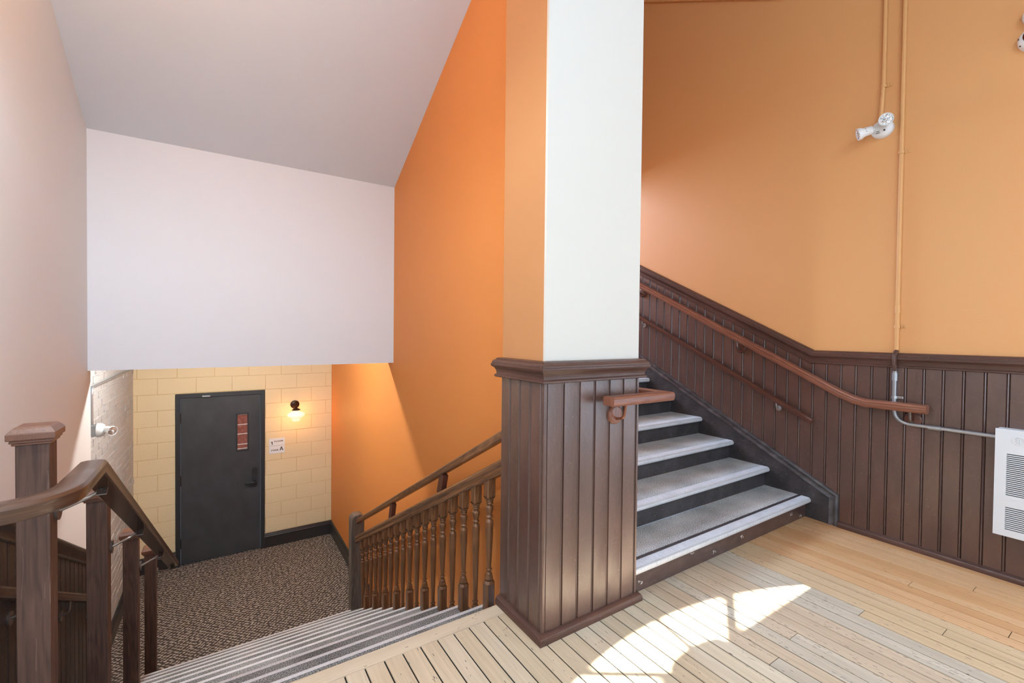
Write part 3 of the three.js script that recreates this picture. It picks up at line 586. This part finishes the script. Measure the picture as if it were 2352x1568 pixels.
// ================================================================== BALUSTRADE
{
  const t = thing('balustrade', 'brown turned-wood balustrade running down beside the orange wall to a rounded newel', 'railing', [0, 0, 0]);
  const X = 1.2, lo = (z) => 0.569 + (z + 1.98) * 0.524;          // under the main rail
  const block = (w, y0, y1, ch = 0.006) => { const h = w / 2; return prism([[-h + ch, -h], [h - ch, -h], [h, -h + ch], [h, h - ch], [h - ch, h], [-h + ch, h], [-h, h - ch], [-h, -h + ch]], y0, y1, (a, b, c) => [a, c, b], 0.3); };
  const pyramid = (w, y0, y1, r) => { const g = new THREE.CylinderGeometry(r, w / 2 * 1.32, y1 - y0, 8, 1); g.rotateY(PI / 8); g.translate(0, (y0 + y1) / 2, 0); return flat(g); };
  const made = new Map();
  for (let i = 0; i < 18; i++) {
    const z = -2.04 - 0.1485 * i, k = Math.max(1, Math.ceil((-z - 1.80) / RUN - 0.0)), y = -FALL * k, yt = lo(z) + 0.016, H = yt - y, long = i % 2 === 0, hb = long ? 0.148 : 0.055;
    const key = Math.round(H * 1000) + (long ? 'l' : 's');
    if (!made.has(key)) {
      const T = H, w = 0.05, up = [
        [0.017, -0.115], [0.021, -0.119], [0.021, -0.124], [0.017, -0.128], [0.019, -0.134], [0.0205, -0.137], [0.013, -0.142], [0.0125, -0.148], [0.02, -0.153], [0.0215, -0.158], [0.0205, -0.17], [0.016, -0.188], [0.0135, -0.196],
        [0.013, -0.201], [0.019, -0.206], [0.0195, -0.21], [0.013, -0.216], [0.0135, -0.222], [0.02, -0.23], [0.0215, -0.236], [0.0215, -0.262], [0.0195, -0.264], [0.0215, -0.267], [0.0195, -0.27], [0.0215, -0.273], [0.0195, -0.276], [0.0215, -0.279], [0.0195, -0.283], [0.021, -0.286], [0.0205, -0.31]];
      const dn = [[0.0115, hb + 0.078], [0.0165, hb + 0.074], [0.0165, hb + 0.07], [0.0125, hb + 0.066], [0.0125, hb + 0.056], [0.0165, hb + 0.05], [0.0185, hb + 0.047], [0.0165, hb + 0.043], [0.02, hb + 0.036], [0.023, hb + 0.022], [0.0235, hb + 0.015]];
      const prof = [[0.0001, T - 0.112], ...up.map(([r, d]) => [r, T + d]), ...dn, [0.0001, hb + 0.012]].reverse();
      made.set(key, merged([block(w, T - 0.1, T), pyramid(w, T - 0.1, T - 0.1, 0.02), (() => { const g = new THREE.CylinderGeometry(w / 2 * 1.3, 0.02, 0.02, 8); g.rotateY(PI / 8); g.translate(0, T - 0.11, 0); return flat(g); })(), lathe(prof, 20), (() => { const g = new THREE.CylinderGeometry(0.022, w / 2 * 1.3, 0.018, 8); g.rotateY(PI / 8); g.translate(0, hb + 0.009, 0); return flat(g); })(), block(w, 0, hb)]));
    }
    part(t, 'baluster', made.get(key), M.oak, [X, y, z]);
  }
  // half baluster against the pillar
  part(t, 'wall_baluster', block(0.044, 0, 0.72), M.oak, [X + 0.02, -FALL, -1.872]);
  const z0 = PZ1 + 0.012, z1 = -4.75, railP = [[-0.028, 0], [0.028, 0], [0.032, 0.006], [0.032, 0.018], [0.026, 0.024], [0.027, 0.034], [0.034, 0.042], [0.034, 0.054], [0.028, 0.064], [0.014, 0.07], [-0.014, 0.07], [-0.028, 0.064], [-0.034, 0.054], [-0.034, 0.042], [-0.027, 0.034], [-0.026, 0.024], [-0.032, 0.018], [-0.032, 0.006]];
  part(t, 'handrail', sweep([V(X, lo(z0), z0), V(X, lo(z1), z1)], railP, V(0, 1, 0), 0.5), M.oak);
  const hi = (z) => 0.745 + (z + 1.98) * 0.514;
  part(t, 'upper_rail', sweep([V(X, hi(z0), z0), V(X, hi(-4.79), -4.79)], [[-0.02, 0], [0.02, 0], [0.024, 0.006], [0.024, 0.034], [0.018, 0.042], [-0.018, 0.042], [-0.024, 0.034], [-0.024, 0.006]], V(0, 1, 0), 0.4), M.oak);
  for (const z of [-2.62, -3.62, -1.9].slice(0, 2)) {
    const a = V(X, lo(z - 0.05) + 0.066, z - 0.05), b = V(X, hi(z) + 0.004, z);
    part(t, 'rail_block', sweep([a, b], [[-0.017, -0.03], [0.017, -0.03], [0.017, 0.03], [-0.017, 0.03]], V(0, 0, 1), 0.4), M.redDark);
  }
  // newel with rounded head
  const nw = new THREE.Shape(), hw = 0.056, yb = -FALL * 10, yt = -0.60;
  nw.moveTo(-hw, yb); nw.lineTo(hw, yb); nw.lineTo(hw, yt - 0.05); nw.quadraticCurveTo(hw, yt, hw - 0.045, yt); nw.lineTo(-hw + 0.045, yt); nw.quadraticCurveTo(-hw, yt, -hw, yt - 0.05); nw.closePath();
  let ng = new THREE.ExtrudeGeometry(nw, { depth: 0.09, bevelEnabled: true, bevelSize: 0.012, bevelThickness: 0.012, bevelSegments: 3, curveSegments: 8 }); ng.translate(0, 0, -0.045); uvGrain(ng, 1);
  part(t, 'newel_post', ng, M.worn, [X - 0.004, 0, -4.80]);
}
// ================================================================== POSTS AND RAILS ON THE LEFT
{
  const X = -0.515, w = 0.08, spots = [[-2.095, 0.945, -FALL], [-2.975, 0.475, -FALL * 4], [-3.925, -0.091, -FALL * 8], [-4.905, -0.606, YL]];
  const labels = ['tallest dark-stained square newel post nearest the camera, cap above the curved handrail', 'second dark-stained square post, its metal rail bracket in full view', 'third dark-stained square post, its cap just below the sloping handrail', 'farthest dark-stained square post standing on the patterned carpet'];
  const capG = () => { const out = []; for (const [h0, h1, p] of [[0, 0.008, 0.047], [0.008, 0.016, 0.0515], [0.018, 0.04, 0.0575]]) out.push(new RoundedBoxGeometry(2 * p, h1 - h0, 2 * p, 2, 0.003).translate(0, (h0 + h1) / 2, 0)); const c = new THREE.CylinderGeometry(0.046 * 1.414, 0.0565 * 1.414, 0.014, 4, 1); c.rotateY(PI / 4); c.translate(0, 0.047, 0); out.push(flat(c)); out.push(new RoundedBoxGeometry(0.1, 0.006, 0.1, 2, 0.002).translate(0, 0.016, 0)); const e = new THREE.CylinderGeometry(0.04 * 1.414, 0.046 * 1.414, 0.005, 4, 1); e.rotateY(PI / 4); e.translate(0, 0.0565, 0); out.push(flat(e)); return merged(out); };
  const cap = capG();
  spots.forEach(([z, yt, yb], i) => {
    const t = thing('newel_post', labels[i], 'post', [X, yb, z], 'dark square posts beside the descending handrail');
    part(t, 'shaft', uvGrain(new RoundedBoxGeometry(w, yt - yb + 0.004, w, 2, 0.004).translate(0, (yt - yb) / 2, 0), 1, i * 0.11, i * 0.43), M.post);
    part(t, 'cap', cap, M.cap, [0, yt - yb, 0]);
  });
  // handrail: level across the landing, round the corner, then down beside the posts
  const t = thing('handrail', 'dark polished wooden handrail curving off the landing and sloping down beside the square posts', 'handrail');
  const pts = [V(XL + 0.01, 0.838, -1.612), V(-0.52, 0.838, -1.612)];
  for (let i = 1; i <= 10; i++) { const a = i / 10 * PI / 2; pts.push(V(-0.49 + 0.13 * Math.sin(a), 0.838, -1.742 + 0.13 * Math.cos(a))); }
  const bz = -1.99, R = 0.552; pts.push(V(-0.36, 0.838, -1.8), V(-0.36, 0.838, bz), V(-0.36, 0.838 - R * (4.93 - 1.99), -4.93));
  const rp = [[-0.03, 0], [0.03, 0], [0.034, 0.004], [0.034, 0.018], [0.0375, 0.026], [0.0375, 0.036], [0.03, 0.0445], [0.015, 0.047], [-0.015, 0.047], [-0.03, 0.0445], [-0.0375, 0.036], [-0.0375, 0.026], [-0.034, 0.018], [-0.034, 0.004]];
  part(t, 'rail', sweep(pts, rp, V(0, 1, 0), 0.6), M.rail);
  spots.forEach(([z]) => {
    const zb = z - 0.03, yr = 0.838 - R * (-zb - 1.99), zz = Math.max(-4.86, Math.min(zb - 0.03, -2.15)), y2 = 0.838 - R * (-zz - 1.99);
    const b = part(t, 'bracket', bent([V(X + w / 2 + 0.006, y2 - 0.05, zb), V(-0.40, y2 - 0.028, zz), V(-0.362, y2 - 0.005, zz)], 0.015, 0.0065, 10), M.bracket);
    part(b, 'rosette', uvGrain(new THREE.CylinderGeometry(0.03, 0.032, 0.008, 20).rotateZ(PI / 2)), M.bracket, [X + w / 2 + 0.004, y2 - 0.05, zb]);
    part(b, 'saddle', uvGrain(new RoundedBoxGeometry(0.03, 0.005, 0.06, 2, 0.002).rotateX(-Math.atan(R) * -1)), M.bracket, [-0.362, y2 - 0.004, zz]);
  });
}
const railProfile = [[-0.02, 0], [0.02, 0], [0.027, 0.008], [0.029, 0.02], [0.0265, 0.03], [0.03, 0.038], [0.026, 0.048], [0.014, 0.053], [-0.014, 0.053], [-0.026, 0.048], [-0.03, 0.038], [-0.0265, 0.03], [-0.029, 0.02], [-0.027, 0.008]];
function woodRosette(parent, at, nx, mat = M.redDark, s = 1) {   // round wooden backing with the metal arm that carries the rail
  const g = lathe([[0, 0.018], [0.036, 0.018], [0.041, 0.014], [0.045, 0.01], [0.046, 0]].map(([r, y]) => [r * s, y]), 28);
  const q = new THREE.Quaternion().setFromUnitVectors(V(0, 1, 0), nx);
  const m = part(parent, 'rosette', g, mat, at); m.quaternion.copy(q); return m;
}
{
  const t = thing('handrail', 'dark wooden handrail low on the sloping wainscot of the left wall', 'handrail'), x = XL + 0.06;
  const y = (z) => -0.115 + (z + 3.256) * 0.524;
  part(t, 'rail', sweep([V(x, y(-2.2), -2.2), V(x, y(-4.25), -4.25)], railProfile.map(([a, b]) => [a * 0.8, b * 0.8]), V(0, 1, 0), 0.6), M.rail);
  for (const z of [-2.78, -3.5, -4.1]) {
    const b = part(t, 'bracket', bent([V(XL + 0.02, y(z) - 0.07, z), V(x - 0.005, y(z) - 0.06, z), V(x, y(z) + 0.002, z)], 0.02, 0.007, 10), M.bracket);
    part(b, 'rosette', uvGrain(new THREE.CylinderGeometry(0.028, 0.03, 0.008, 20).rotateZ(PI / 2)), M.bracket, [XL + 0.022, y(z) - 0.07, z]);
  }
}
// --- two rails on the right wall
{
  const x = XR - 0.085, y = (z) => 1.30 - 0.05 + (-1.982 - z) * 0.507;
  const t = thing('handrail', 'reddish brown moulded handrail sloping along the right wall, ending level above the landing', 'handrail');
  part(t, 'rail', sweep([V(x, 0.868, -0.862), V(x, 0.868, -1.17), V(x, 0.882, -1.235), V(x, y(-1.33), -1.33), V(x, y(-3.7), -3.7)], railProfile, V(0, 1, 0), 0.6), M.red);
  for (const [z, yy] of [[-0.944, 0.868], [-2.046, y(-2.046)], [-3.085, y(-3.085)]]) {
    const r = woodRosette(t, [XR - 0.018, yy - 0.052, z], V(-1, 0, 0));
    part(t, 'bracket', bent([V(XR - 0.03, yy - 0.07, z), V(x + 0.01, yy - 0.055, z), V(x, yy + 0.002, z)], 0.02, 0.007, 10), M.bracket);
  }
  const t2 = thing('handrail', 'thin dark brown lower handrail midway up the right wainscot, below the main rail', 'handrail'), x2 = XR - 0.062;
  const y2 = (z) => 1.032 - 0.04 + (-2.095 - z) * 0.497;
  part(t2, 'rail', sweep([V(x2, y2(-1.5), -1.5), V(x2, y2(-3.7), -3.7)], railProfile.map(([a, b]) => [a * 0.66, b * 0.76]), V(0, 1, 0), 0.6), M.redDark);
  for (const z of [-1.741, -3.056]) part(t2, 'bracket', merged([bent([V(XR - 0.018, y2(z) - 0.045, z), V(x2 + 0.008, y2(z) - 0.04, z), V(x2, y2(z) + 0.002, z)], 0.015, 0.006, 8), new THREE.CylinderGeometry(0.02, 0.022, 0.007, 16).rotateZ(PI / 2).translate(XR - 0.021, y2(z) - 0.045, z)]), M.steel);
}
// --- rail on the pillar
{
  const t = thing('handrail', 'short reddish handrail returned across the front of the pillar beside the upper stairs', 'handrail');
  const y = 1.003, z = PZ0 + 0.075, x = 1.838;
  part(t, 'rail', sweep([V(1.45, y, z), V(x, y, z), V(x, y, -1.63), V(x, y + 0.035, -1.74), V(x, y + 0.035 + 0.507 * 1.7, -3.44)], [[-0.03, 0], [0.03, 0], [0.0335, 0.012], [0.034, 0.032], [0.029, 0.04], [0.018, 0.043], [-0.018, 0.043], [-0.029, 0.04], [-0.034, 0.032], [-0.0335, 0.012]], V(0, 1, 0), 0.5), M.red);
  woodRosette(t, [1.563, 0.945, PZ0 + 0.001], V(0, 0, 1), M.red);
  part(t, 'bracket', bent([V(1.563, 0.925, PZ0 + 0.015), V(1.563, 0.936, z - 0.012), V(1.563, y + 0.002, z)], 0.02, 0.0065, 10), M.copper);
  part(t, 'saddle', new RoundedBoxGeometry(0.07, 0.004, 0.022, 2, 0.0015), M.copper, [1.585, y - 0.003, z]);
}
// ================================================================== PIPES AND FITTINGS
function strap(parent, y, z, x, mat, along = 1) {               // one-hole pipe strap
  part(parent, 'strap', merged([new THREE.CylinderGeometry(0.0155, 0.0155, 0.018, 14).translate(x, y, z), new RoundedBoxGeometry(0.006, 0.018, 0.03, 2, 0.002).translate(XR - 0.003, y, z + 0.03), new THREE.SphereGeometry(0.0055, 8, 6).translate(XR - 0.007, y, z + 0.034)]), mat);
}
{
  const xp = XR - 0.0135, r = 0.0115;
  const t = thing('conduit', 'orange painted conduit dropping from above to the emergency light on the right wall', 'pipe');
  part(t, 'pipe', bent([V(xp, TOP, -1.135), V(xp, 2.99, -1.135), V(xp - 0.004, 2.9, -1.138), V(xp - 0.012, 2.735, -1.142)], 0.03, r), M.tanPipe);
  strap(t, 2.96, -1.135, xp, M.tanPipe);
  const u = thing('conduit', 'long conduit down the right wall, orange above and bare metal below, turning into the heater', 'pipe');
  const z = -1.035, xo = XR - 0.062;
  part(u, 'upper_pipe', bent([V(xp, TOP, z), V(xp, 1.235, z)], 0.02, r), M.tanPipe);
  part(u, 'painted_pipe', bent([V(xp, 1.24, z), V(XR - 0.05, 1.215, z), V(XR - 0.052, 1.155, z), V(XR - 0.036, 1.115, z)], 0.012, r + 0.001), M.brownTrim);
  const xq = XR - 0.034;
  part(u, 'lower_pipe', bent([V(xq, 1.13, z), V(xq, 0.785, z), V(xq, 0.782, -0.57)], 0.09, r), M.galv);
  part(u, 'coupling', new THREE.CylinderGeometry(0.0145, 0.0145, 0.05, 16), M.galv, [xq, 1.075, z]);
  part(u, 'coupling', new THREE.CylinderGeometry(0.0145, 0.0145, 0.06, 16), M.galv, [xq, 0.782, -0.84], [PI / 2, 0, 0]);
  strap(u, 2.5, z, xp, M.tanPipe); strap(u, 1.395, z, xp, M.tanPipe);
  part(u, 'coupling', new THREE.CylinderGeometry(0.014, 0.014, 0.045, 14), M.tanPipe, [xp, 1.505, z]);
  part(u, 'strap', merged([new THREE.CylinderGeometry(0.0155, 0.0155, 0.018, 14).translate(xq, 0.945, z), new RoundedBoxGeometry(0.012, 0.018, 0.036, 2, 0.003).translate(xq + 0.006, 0.945, z + 0.026)]), M.steel);
  const v = thing('conduit', 'orange painted conduit sloping along the top of the right wall beside the pillar', 'pipe');
  part(v, 'pipe', bent([V(xp, TOP, -1.76), V(xp, 3.925, -1.76), V(xp, 3.925 + 0.59 * 1.9, -3.66)], 0.06, r), M.tanPipe);
  const sp = -2.9; part(v, 'strap', uvGrain(new THREE.CylinderGeometry(0.0155, 0.0155, 0.018, 14).rotateX(-PI / 2 + Math.atan(0.59))), M.tanPipe, [xp, 3.925 + 0.59 * (-1.76 - sp), sp]);
  const b = thing('conduit', 'grey metal conduit along the top of the brick wall, bending down to a light', 'pipe');
  part(b, 'pipe', bent([V(-0.885, 0.858, -7.1), V(-0.885, 0.85, -4.87), V(-0.885, 0.53, -4.875)], 0.07, 0.0125), M.galv);
}
// emergency light: local +z out of the wall
function emergencyLight(label, pos, turn, heads, group, box = 0) {
  const t = thing('emergency_light', label, 'light', pos, group); t.rotation.y = turn;
  const oval = lathe([[0, 0.05], [0.03, 0.049], [0.046, 0.043], [0.056, 0.03], [0.0605, 0.012], [0.0605, 0]], 36); oval.rotateX(PI / 2); oval.scale(1.0, 0.94, 1);
  const base = part(t, 'base', oval, M.plastic);
  if (box) part(t, 'junction_box', new RoundedBoxGeometry(0.08, 0.09, box, 2, 0.006).translate(0, 0, -box / 2), M.galv);
  part(base, 'test_button', uvGrain(new THREE.CylinderGeometry(0.005, 0.005, 0.006, 12).rotateX(PI / 2)), M.plasticDark, [0.022, -0.022, 0.049]);
  for (const [x, y, w] of [[-0.012, -0.02, 0.016], [-0.012, -0.03, 0.02]]) part(base, 'vent_slot', new THREE.BoxGeometry(w, 0.003, 0.003), M.plasticDark, [x, y, 0.0485]);
  for (const [at, dir] of heads) {
    const d = V(...dir).normalize(), h = new THREE.Group(); h.name = 'lamp_head';
    const knuckle = shade(new THREE.Mesh(uvGrain(new THREE.SphereGeometry(0.018, 16, 12)), M.plastic)); knuckle.name = 'knuckle'; knuckle.position.set(at[0], at[1], at[2]); t.add(knuckle);
    const shell = lathe([[0, -0.01], [0.024, -0.01], [0.027, -0.004], [0.028, 0.03], [0.031, 0.042], [0.038, 0.052], [0.0385, 0.07], [0.0355, 0.071], [0.0345, 0.066], [0.0001, 0.064]], 28);
    const m = part(t, 'lamp_head', shell, M.plastic, [at[0] + d.x * 0.008, at[1] + d.y * 0.008, at[2] + d.z * 0.008]);
    m.quaternion.setFromUnitVectors(V(0, 1, 0), d);
    const lens = lathe([[0, 0.0655], [0.012, 0.068], [0.03, 0.0685], [0.0325, 0.066]], 24);
    part(m, 'lens', lens, M.reflector);
    part(m, 'bulb', uvGrain(new THREE.SphereGeometry(0.007, 10, 8)), M.plastic, [0, 0.071, 0]);
    for (const a of [0.6, 1.2]) part(m, 'vent_hole', new THREE.SphereGeometry(0.0025, 6, 5), M.plasticDark, [0.0285 * Math.cos(a), 0.03, 0.0285 * Math.sin(a)]);
  }
  return t;
}
emergencyLight('white twin-head emergency light on the orange wall, its one head aimed left', [XR, 2.685, -1.137], -PI / 2, [[[-0.04, 0.0, 0.058], [-0.8, -0.24, 0.5]], [[0.022, 0.03, 0.062], [0.42, -0.22, 0.85]]]);
emergencyLight('white emergency light on the brick wall left of the lower door', [-0.85, 0.50, -4.875], PI / 2, [[[-0.01, 0.005, 0.055], [-0.72, -0.12, 0.62]]], null, 0.055);
{
  const t = thing('wall_alarm', 'white rounded wall alarm with a dark red lens at the right edge, above the heater', 'alarm', [XR, 2.925, -0.489]); t.rotation.y = -PI / 2;
  const o = lathe([[0, 0.048], [0.04, 0.046], [0.055, 0.036], [0.063, 0.02], [0.065, 0]], 36); o.rotateX(PI / 2); part(t, 'body', o, M.plastic);
  const l = lathe([[0, 0.016], [0.026, 0.013], [0.044, 0.004], [0.047, -0.006]], 28); l.rotateX(PI / 2); part(t, 'lens', l, M.redLens, [0.004, 0.008, 0.044]);
  part(t, 'screw', uvGrain(new THREE.SphereGeometry(0.004, 8, 6)), M.plasticDark, [-0.05, -0.028, 0.033]); part(t, 'screw', uvGrain(new THREE.SphereGeometry(0.004, 8, 6)), M.plasticDark, [-0.056, 0.01, 0.033]);
  const u = lathe([[0, 0.055], [0.025, 0.054], [0.042, 0.045], [0.05, 0.028], [0.05, 0]], 32); u.rotateX(PI / 2); part(t, 'upper_head', u, M.plastic, [0.002, 0.118, 0.0]);
}
// --- wall heater
{
  const t = thing('wall_heater', 'white slotted metal wall heater mounted on the dark wainscot at the right edge', 'heater', [XR - 0.1, 0.262, -0.579]);
  const W = 0.40, H = 0.576, D = 0.1;
  part(t, 'cabinet', new RoundedBoxGeometry(D - 0.012, H - 0.004, W - 0.004, 3, 0.004).translate(D / 2 + 0.006, H / 2, W / 2), M.heater);
  const s = new THREE.Shape([[0, 0], [W, 0], [W, H], [0, H]].map(([a, b]) => new THREE.Vector2(a, b)));
  const slots = []; for (let i = 0; i < 22; i++) slots.push(0.705 - 0.262 - i * 0.01038); for (let i = 0; i < 12; i++) slots.push(0.418 - 0.262 - i * 0.01055);
  for (const y of slots) s.holes.push(new THREE.Path([[0.044, y - 0.0024], [W - 0.044, y - 0.0024], [W - 0.044, y + 0.0024], [0.044, y + 0.0024]].map(([a, b]) => new THREE.Vector2(a, b))));
  let g = new THREE.ExtrudeGeometry(s, { depth: 0.006, bevelEnabled: true, bevelSize: 0.0012, bevelThickness: 0.002, bevelSegments: 2, bevelOffset: -0.0012 });
  const p = g.attributes.position; for (let i = 0; i < p.count; i++) p.setXYZ(i, 0.008 - p.getZ(i), p.getY(i), p.getX(i));
  g = outward(g); g.computeVertexNormals(); uvGrain(g, 1); const f = part(t, 'front_panel', g, M.heater);
  part(t, 'inner_screen', new THREE.BoxGeometry(0.001, H - 0.06, W - 0.06).translate(0.0105, H / 2, W / 2), M.slot);
  part(f, 'thermostat_dial', uvGrain(new THREE.TorusGeometry(0.021, 0.0015, 8, 28).rotateY(PI / 2)), M.plastic, [-0.001, 0.521, 0.087]);
  for (const dzz of [-0.004, 0.004]) part(f, 'dial_ridge', new RoundedBoxGeometry(0.003, 0.034, 0.003, 1, 0.001), M.heater, [-0.001, 0.521, 0.087 + dzz]);
}
// ================================================================== WINDOWS BEHIND THE CAMERA
{
  const frame = std({ color: '#d8d4cc', roughness: 0.5 }), glass = new THREE.MeshPhysicalMaterial({ color: '#ffffff', transmission: 1, thickness: 0, roughness: 0, ior: 1.5 });
  const blind = std({ color: '#f2f0ea', roughness: 0.9, emissive: new THREE.Color(0.9, 0.95, 1), emissiveIntensity: 0.4 });
  const gd = structure('door_2', 'added glazed side door out of the frame, giving the pillar boards a sheen');  // added and unseen: a bright leaf for the pillar boards to reflect
  part(gd, 'door_frame', box(XR, XR + 0.14, 0, 2.3, 0.06, 0.1), frame); part(gd, 'door_frame', box(XR, XR + 0.14, 0, 2.3, 0.7, 0.74), frame); part(gd, 'door_frame', box(XR, XR + 0.14, 2.24, 2.3, 0.1, 0.7), frame);
  part(gd, 'door_leaf', box(XR + 0.05, XR + 0.09, 0, 2.24, 0.1, 0.7), blind);
  const gw = structure('window_4', 'window at the head of the upper flight');
  part(gw, 'window_frame', box(1.9, 3.46, 2.66, 4.74, -6.4, -6.37), frame); part(gw, 'window_pane', box(1.94, 3.42, 2.7, 4.7, -6.368, -6.362), blind);
  WIN.forEach(([cx, hw, arch, yb, yt], i) => {
    const w = structure('window_' + (i + 1), 'tall window with a drawn white blind'), zg = 1.05;
    part(w, 'transom', box(cx - hw, cx + hw, yt - 0.12, yt, zg - 0.003, zg + 0.02, 0), frame);
    part(w, 'roller_blind', box(cx - hw + 0.02, cx + hw - 0.02, yb + 0.03, yt - 0.13, 0.985, 0.988), blind);
    part(w, 'window_sill', box(cx - hw - 0.04, cx + hw + 0.04, yb - 0.03, yb + 0.01, ZB - 0.03, 1.07, 0, 0.005), frame);
    part(w, 'sash', box(cx - hw, cx + hw, yb, yt - 0.12, zg, zg + 0.01), std({ color: '#8a8a86', roughness: 0.6 }));
    if (!arch) return;
    // fanlight: arched head, radial bars, hub
    const bar = (x0, z0, x1, z1, wd) => { const a = V(x0, (zg - z0) / KZ, zg), b = V(x1, (zg - z1) / KZ, zg); const d = b.clone().sub(a), g = new THREE.BoxGeometry(wd, d.length(), 0.016); const m = part(w, 'glazing_bar', uvGrain(g), frame, a.clone().add(b).multiplyScalar(0.5).toArray()); m.rotation.z = Math.atan2(-d.x, d.y); };
    bar(1.82, -1.04, 2.22, -1.3, 0.065); bar(1.65, -1.05, 1.70, -1.34, 0.036); bar(1.52, -1.05, 1.10, -1.33, 0.042);
    const hub = new THREE.Shape(); hub.absellipse(1.655, 0, 0.175, 0.075, 0, PI, false); hub.closePath();
    const hg = new THREE.ExtrudeGeometry(hub, { depth: 0.03, bevelEnabled: false, curveSegments: 16 }); hg.translate(0, yt, zg - 0.015); part(w, 'fan_hub', uvGrain(hg), frame);
    const gs = new THREE.Shape(); gs.moveTo(cx - hw, yt); gs.lineTo(cx + hw, yt); for (let k = 0; k <= 20; k++) { const u = 1 - k / 10; gs.lineTo(cx + hw * u, 3.34 + 0.36 * (1 - u * u)); }
    part(w, 'window_pane', uvGrain(new THREE.ShapeGeometry(gs).translate(0, 0, zg + 0.004)), glass);
  });
}

renderer.render(scene, camera);
